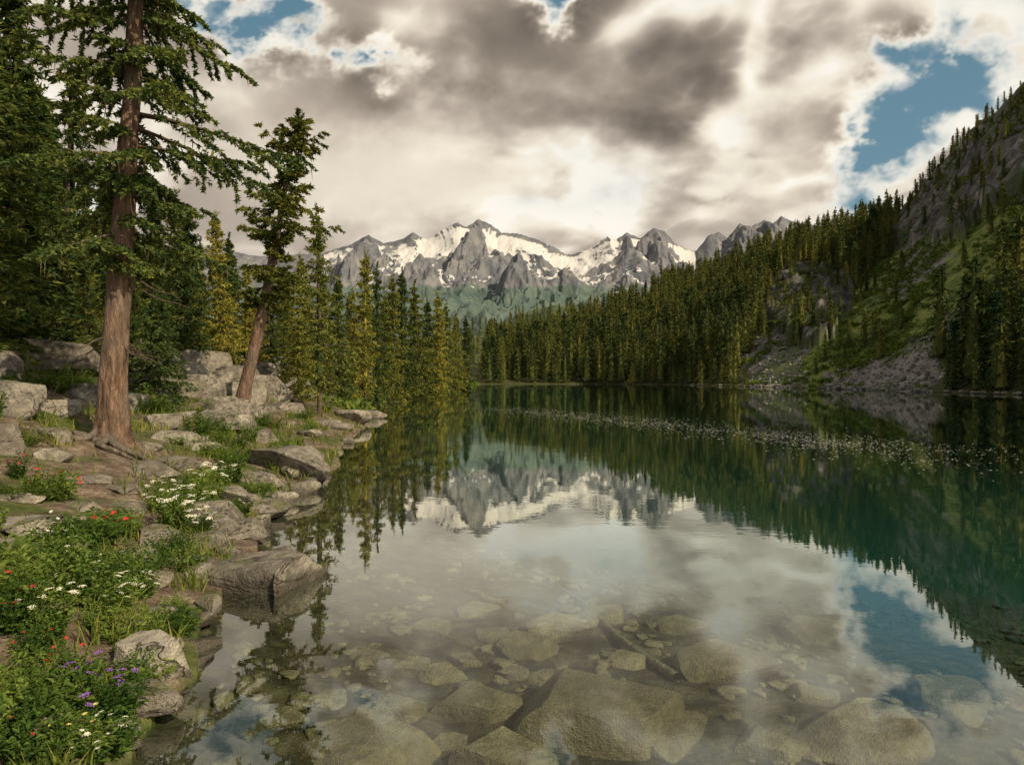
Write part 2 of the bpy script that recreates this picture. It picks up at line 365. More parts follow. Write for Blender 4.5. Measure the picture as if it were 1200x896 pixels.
slope=np.hypot(gx/np.maximum(np.abs(dX),.1),gy/np.maximum(np.abs(dD),.1))
curv=(zm-blur(zm,16,10))
vm_=HZ-(zm-CH)*F/D
snow=.575-.26*ss(.7,1.6,slope)-.40*rk-.012*np.clip(curv,-16,16)+.6*fbm(Xm*.0045,D*.003,3.,4)-.22*ss(312,348,vm_)-.08*ss(280,262,vm_)
snow=np.clip(snow*ss(366,340,vm_),0,1); snow=np.where(Ug>815,snow-.3,snow); snow=np.where(Ug<380,snow-.3,snow); fst=ss(314,358,vm_)
nr,ncn=Xm.shape; i=np.arange(nr-1)[:,None]*ncn; j=np.arange(ncn-1)[None]
Fq=np.stack([i+j,i+j+1,i+j+1+ncn,i+j+ncn],-1).reshape(-1,4)
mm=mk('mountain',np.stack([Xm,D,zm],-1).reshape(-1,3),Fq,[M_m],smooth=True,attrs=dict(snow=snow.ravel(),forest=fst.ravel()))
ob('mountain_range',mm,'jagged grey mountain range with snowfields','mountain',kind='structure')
SK2=[(150,420),(420,410),(500,395),(540,385),(580,372),(620,355),(650,347),(680,352),(720,372),(800,410),(900,440)]
ug=np.linspace(150,900,200); tg=np.concatenate([np.linspace(0,1,60),[1.2,1.5]])
Ug,Tg=np.meshgrid(ug,tg); D=560+440*Tg; ee=(HZ-np.interp(Ug,*zip(*SK2)))/F
zf=ee*1000*np.minimum(Tg,1)**.9*.93-2+ss(0,.3,Tg)*(1-ss(.8,1,Tg))*14*fbm((Ug)*.02,Tg*4,0.,4)-np.maximum(Tg-1,0)*200
Xf=(Ug-600)/F*D; nr,ncn=Xf.shape; i=np.arange(nr-1)[:,None]*ncn; j=np.arange(ncn-1)[None]
FqF=np.stack([i+j,i+j+1,i+j+1+ncn,i+j+ncn],-1).reshape(-1,4)
M_fh,T=newmat('foothill'); g=T.n('ShaderNodeNewGeometry'); n1=T.noise(g.outputs['Position'],.03,5,.7)
pbsdf(T,T.ramp(n1,[(.35,(.03,.05,.035)),(.6,(.10,.125,.055))]),.95,None,.1)
ob('hill',mk('hill',np.stack([Xf,D,zf],-1).reshape(-1,3),FqF,[M_fh],smooth=True),'forested foothill beneath the snowy range','hill',kind='structure')
foot=(Xf,D,zf)
# ---------------------------------------------------------------- conifers
def conifer(seed,Hh,base,R,wh,nb,tw,K,nl,nw,lean=(0,0),droop=.35,rise=.25,irr=.3,prof=None,tr=.02,core=0,per=2,frond=.42,woody=True,nside=10,flare=1.0,wob=1.0,spread=.85):
    r=R0(seed)
    if prof is None: prof=lambda f:(1-f)**.8*min(1,.62+2.2*f)+.03
    def axis(z): q=z/Hh; return np.array([lean[0]*q+wob*.012*Hh*(math.sin(z*.5+seed)-math.sin(seed)),lean[1]*q+wob*.01*Hh*(math.cos(z*.4+seed*2)-math.cos(seed*2)),z])
    W=Acc(); zs=np.concatenate([np.linspace(-.35,.9,10),np.linspace(1.2,Hh,22)])
    rad=tr*Hh*(1-zs.clip(0)/Hh)**.85+.012; rad=rad*(1+.8*flare*np.exp(-np.maximum(zs,-.1)/.22))
    ax_=np.array([axis(z) for z in zs])
    V,Fq=tube(ax_,rad,nside)
    c_=np.repeat(ax_,nside,axis=0); ang=np.arctan2(V[:,1]-c_[:,1],V[:,0]-c_[:,0])
    rr_=rad.repeat(nside)[:,None]
    V[:,:2]+=rr_*np.stack([np.cos(ang),np.sin(ang)],-1)*(pn(np.cos(ang)*2,np.sin(ang)*2,V[:,2]*1.2)[:,None]*(.2+.5*np.exp(-np.maximum(V[:,2:3],0)/.3)))
    W.add(V,Fq)
    tb=[];td=[];tl=[]
    for w in range(wh):
        f=(w+r.uniform(-.4,.4))/wh; f=min(max(f,0),.99); z=base+(Hh-base)*f
        ph0=r.uniform(0,6.28)
        for b in range(nb):
            L=R*prof(f)*(1-irr+irr*1.6*r.rand()); 
            if r.rand()<irr*.35: L*=.45
            ph=ph0+b*6.283/nb+r.uniform(-.4,.4); zz=z+r.uniform(-.5,.5)*(Hh-base)/wh
            dh=np.array([math.cos(ph),math.sin(ph),0]); p0=axis(min(zz,Hh))
            up=(-.12+rise*f*2.2+r.uniform(-.12,.12)); dr_=droop*(1-.6*f)*r.uniform(.6,1.3)
            cv=lambda s:p0+dh[None]*(L*s)[:,None]+np.array([0,0,1.])[None]*(L*(up*s-dr_*s*s+.12*s**4))[:,None]
            if woody and L>.25:
                sb=np.linspace(0,.85,5); Vb,Fb=tube(cv(sb),np.linspace(.012+.016*L,.005,5),3); W.add(Vb,Fb)
            n=max(3,int(tw*(.4+.6*L/R))); s_=np.linspace(.14,1,n)+r.uniform(-.03,.03,n)
            B=cv(s_); sd=np.where(np.arange(n)%2==0,1,-1)*r.uniform(.5,1.15,n); sd[-1]=0
            ca,sa=np.cos(sd),np.sin(sd)
            Td=np.stack([dh[0]*ca-dh[1]*sa,dh[0]*sa+dh[1]*ca,-r.uniform(.0,.5,n)-droop*.5],-1)
            Td/=np.linalg.norm(Td,axis=1)[:,None]
            tb.append(B); td.append(Td); tl.append((frond*L*(1.05-.72*s_)+.10*R**.5)*r.uniform(.7,1.2,n))
    zt=np.linspace(Hh*.93,Hh,6); tb.append(np.array([axis(z) for z in zt])); td.append(np.tile([0,0,1.],(6,1))+r.normal(0,.2,(6,3))); tl.append(np.full(6,.04*Hh))
    tb=np.concatenate(tb);td=np.concatenate(td);tl=np.concatenate(tl)
    n=len(tb)*K*per; idx=np.repeat(np.arange(len(tb)),K*per)
    q=r.rand(n); td_,tl_=td[idx],tl[idx]
    p=tb[idx]+td_*(tl_*q)[:,None]; p[:,2]-=.18*tl_*q*q; p+=r.normal(0,nl*.14,(n,3))
    rd=r.normal(size=(n,3)); rd/=np.linalg.norm(rd,axis=1)[:,None]; rd[:,2]*=.6
    d=td_+rd*spread; d/=np.linalg.norm(d,axis=1)[:,None]
    side=np.cross(d,r.normal(size=(n,3))); side/=np.linalg.norm(side,axis=1)[:,None]+1e-6
    ln=nl*r.uniform(.6,1.3,n)[:,None]; wd=nw*r.uniform(.6,1.3,n)[:,None]
    V=np.stack([p-side*wd*.5,p+side*wd*.5,p+d*ln],1).reshape(-1,3); Fc=np.arange(n*3).reshape(-1,3)
    if core:
        m_=7; th=np.arange(m_)/m_*6.283; zc=np.linspace(base,Hh*.97,6); rc=core*R*(1-(zc-base)/(Hh-base))+.05
        Vc=np.stack([rc[:,None]*np.cos(th),rc[:,None]*np.sin(th),np.broadcast_to(zc[:,None],(6,m_))],-1).reshape(-1,3)
        ii=np.arange(5)[:,None]*m_; jj=np.arange(m_)[None]; kk=(jj+1)%m_
        T1=np.stack([ii+jj,ii+kk,ii+kk+m_],-1).reshape(-1,3);T2=np.stack([ii+jj,ii+kk+m_,ii+jj+m_],-1).reshape(-1,3)
        Fc=np.concatenate([Fc,np.concatenate([T1,T2])+len(V)]); V=np.concatenate([V,Vc])
    return W.get(),(V,Fc)
GT='conifers along the lakeshore'
def tree_obj(tm,cm,x,y,z,sc=1.,rz=0.,label='',name='conifer_tree',sxy=None):
    e_=ob(name,None,label,'tree',GT,loc=(x,y,z),rot=(0,0,rz),sc=(sxy or sc,sxy or sc,sc))
    e_.empty_display_size=.5
    ob('trunk',tm,parent=e_); ob('crown',cm,parent=e_); return e_
TA=hit(130,518); ax,ay,azz=TA
profA=lambda f:(.66+.45*min(f*3,1))*(1-max(0,f-.3)/.7)*(.80+.32*math.sin(f*31))+.03
(Wv,Wf),(Cv,Cf)=conifer(17,13.5,3.3,2.05,24,5,17,42,.085,.055,lean=(.5,.2),droop=.36,rise=.08,irr=.62,prof=profA,tr=.0175,per=2,frond=.36,nside=24,flare=.7,wob=.25,spread=1.5)
tm=mk('trunk',Wv,Wf,[M_bark],smooth=True)
r=R0(5); sel=Cv[r.choice(len(Cf),900)*3]; n=len(sel); L=r.uniform(.1,.34,n)
sv=np.stack([sel+[-.012,0,0],sel+[.012,0,0],sel+np.stack([r.normal(0,.03,n),r.normal(0,.03,n),-L],-1)],1).reshape(-1,3)
Vt=np.concatenate([Cv,sv]); Ft=np.concatenate([Cf,np.arange(n*3).reshape(-1,3)+len(Cv)])
cm=mk('crown',Vt,Ft,[M_needA,M_lich],mi=np.concatenate([np.zeros(len(Cf)),np.ones(n)]))
big=tree_obj(tm,cm,ax,ay,azz-.05,1,0,'old thick-trunked fir with drooping lichen-hung branches and bare roots')
for k in range(11):
    ph=k*.571+r.uniform(-.25,.25); Ln=r.uniform(.7,1.7); s_=np.linspace(0.08,1,16)
    wob=.35*np.sin(s_*6+k*1.7); rx=np.cos(ph+wob)*Ln*s_; ry=np.sin(ph+wob)*Ln*s_
    hz=height(ax+rx,ay+ry)-(azz-.05); rz_=hz+.06*(1-s_)+.015+.03*np.sin(s_*9+k); rz_=rz_+np.where(s_<.35,.20*(1-s_/.35)**1.5,0)
    rz_[-1]-=.08
    V,Fq=tube(np.stack([rx,ry,rz_],-1),np.linspace(.085,.014,16)*r.uniform(.6,1.1),8); ob('root',mk('root',V,Fq,[M_root],smooth=True),parent=big)
for k in range(9):
    ph=r.uniform(-1.2,1.6) if k<6 else r.uniform(2.4,3.8); z=r.uniform(1.7,3.9); Ln=r.uniform(.5,1.3); s_=np.linspace(0,1,7)
    V,Fq=tube(np.stack([.1+np.cos(ph+.2*s_)*Ln*s_,np.sin(ph+.2*s_)*Ln*s_,z-.35*Ln*s_**1.5+.05*np.sin(s_*8)],-1),np.linspace(.022,.004,7),5)
    A=Acc(); A.add(V,Fq)
    for q in range(4):
        p=V[(2+q)*5]; a=ph+r.choice([-1,1])*.8; l2=r.uniform(.15,.35); pts=np.stack([p,p+[math.cos(a)*l2*.5,math.sin(a)*l2*.5,-.03],p+[math.cos(a)*l2,math.sin(a)*l2,-.1]]); A.add(*tube(pts,[.008,.006,.003],4))
    V,Fq=A.get(); ob('dead_branch',mk('dead_branch',V,Fq,[M_barkd],smooth=True),parent=big)
bx=(280-600)/F*23; by=23.; bz=H1(bx,by)
hb=(HZ-135)/F*23+CH-bz
profB=lambda f:(.72+.34*math.sin(f*17)) if f<.7 else .85*(1-f)/.3+.12
(Wv,Wf),(Cv,Cf)=conifer(31,hb,hb*.37,1.25,20,5,9,26,.125,.065,lean=(2.05,.1),droop=.10,rise=.25,irr=.75,prof=profB,tr=.022,frond=.36,nside=14,wob=.45,spread=1.4)
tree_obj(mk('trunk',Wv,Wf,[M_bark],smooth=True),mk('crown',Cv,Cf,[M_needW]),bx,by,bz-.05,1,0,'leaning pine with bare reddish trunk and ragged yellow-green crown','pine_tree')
protoM=[]
for k in range(6):
    hh_=12.; (Wv,Wf),(Cv,Cf)=conifer(40+k,hh_,[.6,1.0,.7,1.6,.8,1.8][k],[2.0,1.6,2.5,1.7,1.9,2.2][k],[30,34,24,28,28,20][k],5,9,7,.24,.095,droop=[.3,.2,.45,.25,.35,.3][k],rise=[.2,.2,.1,.3,.2,.3][k],irr=[.4,.45,.55,.7,.5,.75][k],tr=.013,nside=8,core=.10,spread=1.1)
    t_=mk('trunk',Wv,Wf,[M_barkd],smooth=True)
    protoM.append((t_,mk('crown',Cv,Cf,[M_need]),mk('crown_sunny',Cv,Cf,[M_needW])))
(Wv,Wf),(Cv,Cf)=conifer(77,12.,.3,3.0,30,5,12,11,.35,.10,droop=.25,rise=.3,irr=.35,tr=.012,nside=8)
protoS=(mk('trunk',Wv,Wf,[M_barkd],smooth=True),mk('crown',Cv,Cf,[M_needA]))
rt=R0(99)
def near(u,vtop,d,w=1.0,sunny=False,k=None,label=''):
    x=(u-600)/F*d; z=H1(x,d)
    h=(HZ-vtop)/F*d+CH-z; sc=h/12.; k=rt.randint(6) if k is None else k; p=protoM[k]
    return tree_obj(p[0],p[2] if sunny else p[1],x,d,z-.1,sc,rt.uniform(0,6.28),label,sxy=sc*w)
x,y,z=hit(188,478); h=(HZ-335)/F*y+CH-z; tree_obj(protoS[0],protoS[1],x,y,z-.05,h/12.,1.,'small dark young fir beside the old fir trunk')
for u,v,d,w,sy in [(22,-60,19,1.1,0),(-50,-80,16,1.1,0),(84,90,24,1.0,0),(-20,30,25,1,0),(128,200,27,1,0),(50,110,31,1.1,0),(180,225,30,1,0),(222,245,30,1,0),(205,225,38,1,0),(254,250,33,.9,1),(290,310,36,.9,1),(318,315,40,1,0),(374,243,30,.85,0),(352,300,33,1,1),(398,325,42,1,0),(338,330,45,1.1,1),
  (428,296,48,.75,1),(442,310,52,.7,0),(412,338,55,1,1),(460,322,62,.8,1),(472,318,66,.8,0),(486,330,72,.9,1),(500,352,82,.9,0),(512,345,88,.9,1),(522,356,95,.9,0),(534,368,110,.9,1),(545,372,120,.9,0),(452,350,75,1,0),(100,260,22,.9,0),(150,300,20,.9,0),(12,150,34,1,0)]:
    near(u,v,d,w,bool(sy),label='sunlit yellow-green conifer near the water' if sy else 'tall dark green conifer on the wooded bank')
EU=[-60,0,60,100,170,230,270,300,345,400,430,480,520,550,580]; EV=[-20,30,90,185,230,250,270,305,318,325,318,332,356,380,392]
cnt=0
while cnt<92:
    u=rt.uniform(-40,548); d=rt.uniform(30,70) if rt.rand()<.5 else rt.uniform(70,190)
    x=(u-600)/F*d; s_=float(sdist(np.array([x]),np.array([d]))[0])
    if s_<2.5: continue
    vt=np.interp(u,EU,EV)+rt.uniform(0,75); z=H1(x,d); h=(HZ-vt)/F*d+CH-z
    if h<4: continue
    h=min(h,rt.uniform(13,24)); p=protoM[rt.randint(6)]; sc=h/12.
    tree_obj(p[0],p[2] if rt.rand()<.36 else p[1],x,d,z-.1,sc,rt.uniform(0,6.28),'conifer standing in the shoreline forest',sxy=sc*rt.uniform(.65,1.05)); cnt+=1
farP=[]
for k in range(6):
    (Wv,Wf),(Cv,Cf)=conifer(60+k,20.,1.5,[2.9,2.5,3.4,2.7,2.3,3.8][k],20,5,3,3,1.05,.38,droop=.45,rise=.15,irr=[.4,.5,.5,.6,.5,.7][k],tr=.012,nside=4,core=.38,per=1,woody=False)
    Wt=np.concatenate([Wf[:,[0,1,2]],Wf[:,[0,2,3]]])
    V=np.concatenate([Cv,Wv]); Fc=np.concatenate([Cf,Wt+len(Cv)]); mi=np.concatenate([np.zeros(len(Cf)),np.ones(len(Wt))])
    farP.append((V,Fc,mi,mk('conifer_tree',V,Fc,[M_far,M_barkd],mi=mi)))
pts=[]
rt=R0(5)
N=26000
u=rt.uniform(545,1330,N); d=rt.uniform(88,420,N); x=(u-600)/F*d
z,s,uu,vv,c_=height(x,d,raw=True); v2=HZ-(z-CH)*F/d
drr=np.interp(np.minimum(u,1200),UR,DR)
bad=(s<1.5)|(d>drr*1.12)|(x<-12)
rnd=rt.rand(N); sz=rt.rand(N)
hgt=np.where(sz<.3,rt.uniform(5,11,N),rt.uniform(11,18,N))
hgt=np.where((u<900)&(d>150),hgt*1.1,hgt)
anym=lambda a,b:(meadowmask(a,b)+screemask(a,b)+cliffmask(a,b))>0
inb=anym(u,v2)
for q in range(7):
    hp=hgt*F/d
    ov=anym(u,v2-.9*hp)|anym(u,v2-.5*hp)|anym(u-.13*hp,v2-.3*hp)|anym(u+.13*hp,v2-.3*hp)
    hgt=np.where(ov&(rnd>.06),hgt*.75,hgt)
bad|=(hgt<4.2)|((screemask(u,v2)>0)&(rnd>.006))|((cliffmask(u,v2)>0)&(rnd>.08))|((meadowmask(u,v2)>0)&(rnd>.025))
hgt=np.where(inb,rt.uniform(4,9,N),hgt)
hgt=np.where((u>1050)&(v2<270),np.minimum(hgt,rt.uniform(3.5,8,N)),hgt)
x,d,z,s,u,v2,hgt=[a[~bad] for a in (x,d,z,s,u,v2,hgt)]
cell={}; keep=[]
for i in range(len(x)):
    sp=4.0 if d[i]<300 else 5.0
    cx,cy=int(x[i]//sp),int(d[i]//sp); ok=True
    for a in(-1,0,1):
        for b in(-1,0,1):
            for k in cell.get((cx+a,cy+b,sp),()):
                if (x[k]-x[i])**2+(d[k]-d[i])**2<(sp*.8)**2: ok=False
    if ok: cell.setdefault((cx,cy,sp),[]).append(i); keep.append(i)
for i in keep: pts.append((x[i],d[i],z[i]-.3,hgt[i]))
for uu_,vt in [(1108,372),(1128,322),(1140,300),(1152,318),(1168,326),(1180,305),(1192,318),(1206,300),(1220,310),(1118,382),(1172,350),(1240,300),(1260,310),(1135,350),(1160,345),(1146,335),(1198,335)]:
    dd=100+rt.uniform(-6,14) if uu_<1200 else 92+rt.uniform(-3,10); xx=(uu_-600)/F*dd
    xx=max(xx,67.5); zz=H1(xx,dd); pts.append((xx,dd,zz-.3,max(8,(HZ-vt)/F*dd+CH-zz)))
q=rt.choice(foot[0][:60].size,650,replace=False)
fx,fy,fz=[a[:60].ravel()[q] for a in foot]
extra=[(fx[i]+rt.uniform(-4,4),fy[i],fz[i]-1,rt.uniform(12,20)) for i in range(len(fx)) if 480<600+F*fx[i]/fy[i]<800]
pts.sort(key=lambda p:-p[3]/p[1]); ind=pts[:160]; rest=pts[160:]+extra
for p in ind:
    k=rt.randint(6); sc=p[3]/20.
    ob('conifer_tree',farP[k][3],'tall dark conifer on the far forested shore','tree',GT,loc=p[:3],rot=(0,0,rt.uniform(0,6.28)),sc=(sc*rt.uniform(.85,1.15),)*2+(sc,))
VV=[];FF=[];MI=[];n=0
for p in rest:
    V,Fc,mi,_=farP[rt.randint(6)]; sc=p[3]/20.; a=rt.uniform(0,6.28); c,s_=math.cos(a)*sc,math.sin(a)*sc; w=rt.uniform(.8,1.2)
    if p[1]>450: w*=1.3
    if sc<.5: w*=1.3
    VV.append(np.stack([(V[:,0]*c-V[:,1]*s_)*w+p[0],(V[:,0]*s_+V[:,1]*c)*w+p[1],V[:,2]*sc+p[2]],-1)); FF.append(Fc+n); MI.append(mi); n+=len(V)
ob('forest',mk('forest',np.concatenate(VV),np.concatenate(FF),[M_far,M_barkd],mi=np.concatenate(MI)),'dense dark conifer forest covering the mountainside','forest',kind='stuff')
# brush on the open slope and sunlit bank
N=16000; u=rt.uniform(860,1260,N); d=rt.uniform(92,320,N); x=(u-600)/F*d; z,s,_,_,_=height(x,d,raw=True); v2=HZ-(z-CH)*F/d
pb=fbm(x*.05,d*.05,3.,3)
okb=(s>1)&(((meadowmask(u,v2)>0)&(pb>rt.uniform(-.2,.35,N)))|((screemask(u,v2)>0)&(pb>.12)&(rt.rand(N)<.5))|((cliffmask(u,v2)>0)&(pb>.05)&(rt.rand(N)<.5)))
ix=np.where(okb)[0][:2600]
yb=rt.uniform(38,245,900); xb=np.interp(yb,LAKE[1:18,1],LAKE[1:18,0])-np.abs(rt.normal(0,1.6,900))-.2; zb=height(xb,yb)
bxs=np.concatenate([x[ix],xb]); bys=np.concatenate([d[ix],yb]); bzs=np.concatenate([z[ix],zb]); m=46; nb_=len(bxs)
R_=np.concatenate([rt.uniform(.5,1.4,len(ix)),rt.uniform(.25,.6,900)*(1+yb/160)])[:,None,None]
dd_=rt.normal(size=(nb_,m,3)); dd_/=np.linalg.norm(dd_,axis=2)[...,None]; dd_[...,2]=np.abs(dd_[...,2])*.7
c0=np.stack([bxs,bys,bzs],-1)[:,None]+dd_*R_*rt.uniform(.5,1,(nb_,m,1))
t1=rt.normal(size=(nb_,m,3))*.28*R_; t2=rt.normal(size=(nb_,m,3))*.28*R_
V=np.stack([c0,c0+t1,c0+t2],2).reshape(-1,3)
ob('brush',mk('brush',V,np.arange(len(V)).reshape(-1,3),[M_brush]),'bright green brush patches on the open slope','shrubs',kind='stuff')
# ---------------------------------------------------------------- boulders
import bmesh
def rockmesh(seed,mat,name='boulder',sub=5,k=13,lo=.32,hi=.62,top=.36):
    r=R0(seed); bm=bmesh.new(); bmesh.ops.create_icosphere(bm,subdivisions=sub,radius=1.0)
    V=np.array([v.co[:] for v in bm.verts]); Fc=np.array([[v.index for v in f.verts] for f in bm.faces]); bm.free()
    V*=np.array([1.,.85,.7])
    for i in range(k):
        n=r.normal(size=3); n[2]=abs(n[2])*.9 if i%2 else n[2]*.35; n/=np.linalg.norm(n); d=r.uniform(lo,hi)
        if i==k-1: n=np.array([r.uniform(-.18,.18),r.uniform(-.25,.05),1.]); n/=np.linalg.norm(n); d=top*r.uniform(.8,1.1)
        V-=np.maximum(0,V@n-d)[:,None]*n
    V*=(1+.045*fbm(V[:,0]*1.6+seed,V[:,1]*1.6,V[:,2]*1.6,3))[:,None]
    V*=(1+.03*fbm(V[:,0]*6,V[:,1]*6+seed,V[:,2]*8,3))[:,None]
    V/=np.array([np.ptp(V[:,0]),np.ptp(V[:,1]),np.ptp(V[:,2])]); V[:,0]-=(V[:,0].max()+V[:,0].min())/2; V[:,1]-=(V[:,1].max()+V[:,1].min())/2; V[:,2]-=V[:,2].max()-.72
    return mk(name,V,Fc,[mat],smooth=True,sharp=24 if sub>2 else None)
RM=[rockmesh(200+i,M_rock) for i in range(12)]; RS=[rockmesh(300+i,M_sub,'submerged_rock',4,10,lo=.45,hi=.75,top=.32) for i in range(6)]
rb=R0(3)
def boulder(u,vb,w,h,dep=.75,label='weathered grey granite boulder on the grassy bank',k=None,tilt=0.):
    x,y,z=hit(u,vb-2); sw=w/F*y; sh=h/F*y
    y2=y+sw*dep*.40; x2=(u-600)/F*y2
    ob('boulder',RM[rb.randint(12) if k is None else k],label,'rock','boulders along the lakeshore',loc=(x2,y2,z-.02),rot=(tilt,rb.uniform(-.08,.08),rb.uniform(-.2,.2)+(3.14 if rb.rand()>.5 else 0)),sc=(sw*1.0,sw*dep,sh*1.1))
wl='wet-footed boulder at the water edge'
for a in [(300,715,172,62),(175,806,88,62),(168,855,92,42),(172,895,74,18),(345,562,112,44),(300,572,60,18),(412,496,56,18),(432,492,40,11),(285,632,70,24),(304,606,70,18),(250,634,74,28),(228,734,50,16),(188,727,44,18),(232,646,60,20),(330,614,40,10),(270,590,60,20),(362,514,36,12),(385,502,40,10),(325,589,46,12),(215,672,44,18),(262,654,50,14),(190,772,44,18),(140,880,60,26),(212,830,44,16),(240,612,100,26),(345,580,60,14),(395,506,40,12),(448,486,30,8)]:
    boulder(*a,label=wl)
for a in [(52,442,130,60),(18,492,76,58),(4,535,40,50),(0,445,60,44),(128,430,100,54),(170,445,84,56),(236,452,74,52),(258,507,90,28),(320,456,74,48),(300,430,84,36),(215,474,66,36),(180,647,80,28),(26,634,96,26),(15,662,74,28),(62,627,70,20),(165,560,84,18),(200,552,70,18),(60,542,50,20),(100,572,60,16),(250,482,54,20),(280,474,50,24),(350,466,54,24),(335,484,46,14),(300,492,54,18),(205,524,60,22),(240,534,50,18),(95,602,44,14),(20,592,50,14),(150,602,50,16),(100,395,64,38),(10,400,74,46),(205,425,60,50),(268,430,54,44),(40,702,44,16),(135,580,60,12),(150,482,54,26),(385,474,40,16),(372,456,44,22),(300,519,50,16),(395,464,40,16),(100,474,64,30),(70,490,60,26),(130,620,40,12),(85,650,50,18),(20,700,70,22),(150,690,50,18),(180,690,50,22),(160,660,60,20),(60,415,90,46),(62,520,44,22),(192,505,50,24),(175,530,36,14)]:
    boulder(*a)
for k in range(24):
    boulder(rb.uniform(140,400),rb.uniform(425,490),rb.uniform(34,80),rb.uniform(20,44),label='angular warm-grey boulder stacked on the wooded bank')
boulder(358,800,26,26,label='small pointed rock standing out of the water',tilt=.3)
for k in range(56):
    y=rb.uniform(3.5,18) if k<20 else (rb.uniform(18,120) if k<40 else rb.uniform(4,30))
    xs=np.interp(y,LAKE[1:18,1],LAKE[1:18,0]); x=xs-abs(rb.normal(0,.3))+.12 if k<40 else xs-rb.uniform(.5,7)
    if k>=40 and 2<y<6: x=xs-rb.uniform(.3,1.5)
    z=H1(x,y); w=rb.uniform(.15,.42)*(1+y/26)
    ob('boulder',RM[rb.randint(12)],'grey stone on the stony shoreline','rock','boulders along the lakeshore',loc=(x,y,z),rot=(rb.uniform(-.2,.2),rb.uniform(-.2,.2),rb.uniform(0,6.28)),sc=(w,w*rb.uniform(.6,.9),w*rb.uniform(.35,.55)))
for k in range(50):
    t=rb.uniform(0,1)**.6; seg=LAKE[17:25]; q=t*(len(seg)-1.001); i=int(q); f=q-i; p=seg[i]*(1-f)+seg[i+1]*f
    c=p*(1.004+.012*rb.rand()); w=rb.uniform(.4,1.3)
    ob('boulder',RM[rb.randint(12)],'pale stone along the far shoreline','rock','boulders along the lakeshore',loc=(c[0],c[1],.1),rot=(0,0,rb.uniform(0,6.28)),sc=(w,w*.8,w*rb.uniform(.3,.6)))
for (u,v,w,h) in [(690,850,215,70),(556,832,110,40),(620,765,80,26),(578,748,54,18),(655,745,84,24),(520,795,60,28),(440,890,150,70),(850,790,120,34),(790,870,110,46),(590,895,130,40),(1010,875,150,44),(900,880,90,30),(385,880,80,30),(1120,830,120,34),(640,800,44,16),(740,780,60,20),(500,740,56,16),(330,850,60,24),(460,835,76,24),(960,750,90,14),(700,725,64,12),(545,775,46,16),(480,785,50,18),(600,792,40,14),(430,775,50,16),(560,720,54,12),(800,740,64,14),(950,820,70,20),(520,880,60,20),(380,820,50,18)]:
    x,y,z=hit(u,v); sw=w/F*y
    ob('submerged_rock',RS[rb.randint(6)],'algae-covered rock lying beneath the clear water','rock','rocks under the shallow water',loc=(x,y,z-.03),rot=(0,0,rb.uniform(-.4,.4)),sc=(sw,sw*.8,min(sw*.34,-z*.88)))
A=Acc(); rp=[]
for k in range(4):
    m_=rockmesh(400+k,M_sub,'pebble',2); V=np.empty(len(m_.vertices)*3); m_.vertices.foreach_get('co',V); Fp=np.array([list(p.vertices) for p in m_.polygons]); rp.append((V.reshape(-1,3),Fp)); bpy.data.meshes.remove(m_)
px=rb.uniform(-4.5,10,2300); py=rb.uniform(2,12,2300)
pz,ps,_,_,_=height(px,py,raw=True); pk=fbm(px*.5,py*.5,3.,3)
for i in range(len(px)):
    if ps[i]>.0 or abs(px[i])>py[i]*.95+1 or pk[i]<.0+.1*rb.rand()-.1: continue
    w=.06+.22*rb.rand()**2.5+.04*rb.rand(); V,Fp=rp[rb.randint(4)]; a=rb.uniform(0,6.28); c,s_=math.cos(a),math.sin(a)
    Vs=V*[w,w*rb.uniform(.55,.9),w*.3]; A.add(np.stack([Vs[:,0]*c-Vs[:,1]*s_+px[i],Vs[:,0]*s_+Vs[:,1]*c+py[i],Vs[:,2]+pz[i]],-1),Fp)
V,Fp=A.get(); ob('pebbles',mk('pebbles',V,Fp,[M_sub],smooth=True),'brown pebbles covering the shallow lake bed','pebbles',kind='stuff')
M_scr,T=newmat('scree_stone'); g=T.n('ShaderNodeNewGeometry')
pbsdf(T,T.ramp(g.outputs['Random Per Island'],[(0,(.09,.085,.078)),(.5,(.20,.19,.175)),(1,(.36,.34,.315))]),.9,None,.1)
A=Acc(); N=30000; u=rb.uniform(860,1200,N); d=rb.uniform(95,330,N); x=(u-600)/F*d; z,s,_,_,_=height(x,d,raw=True); v2=HZ-(z-CH)*F/d
okk=(screemask(u,v2)>0)&(s>0); 
for i in np.where(okk)[0][:7000]:
    w=.25+.9*rb.rand()**3; V,Fp=rp[rb.randint(4)]; a=rb.uniform(0,6.28); c,s_=math.cos(a),math.sin(a); Vs=V*[w,w*.8,w*.6]
    A.add(np.stack([Vs[:,0]*c-Vs[:,1]*s_+x[i],Vs[:,0]*s_+Vs[:,1]*c+d[i],Vs[:,2]+z[i]],-1),Fp)
V,Fp=A.get(); ob('scree',mk('scree',V,Fp,[M_scr]),'pale grey scree blocks spilling down the slope','scree',kind='stuff')
for (u1,v1,u2,v2_) in [(660,695,790,800),(545,695,590,712)]:
    a=np.array(hit(u1,v1)); b=np.array(hit(u2,v2_)); s_=np.linspace(0,1,14)[:,None]; Pp=a+(b-a)*s_; Pp[:,2]+=.04; Pp[:,0]+=.05*np.sin(s_[:,0]*7)
    V,Fq=tube(Pp,np.linspace(.026,.05,14),10); ob('sunken_log',mk('sunken_log',V,Fq,[M_log],smooth=True),'waterlogged fallen trunk lying on the lake bed','log')
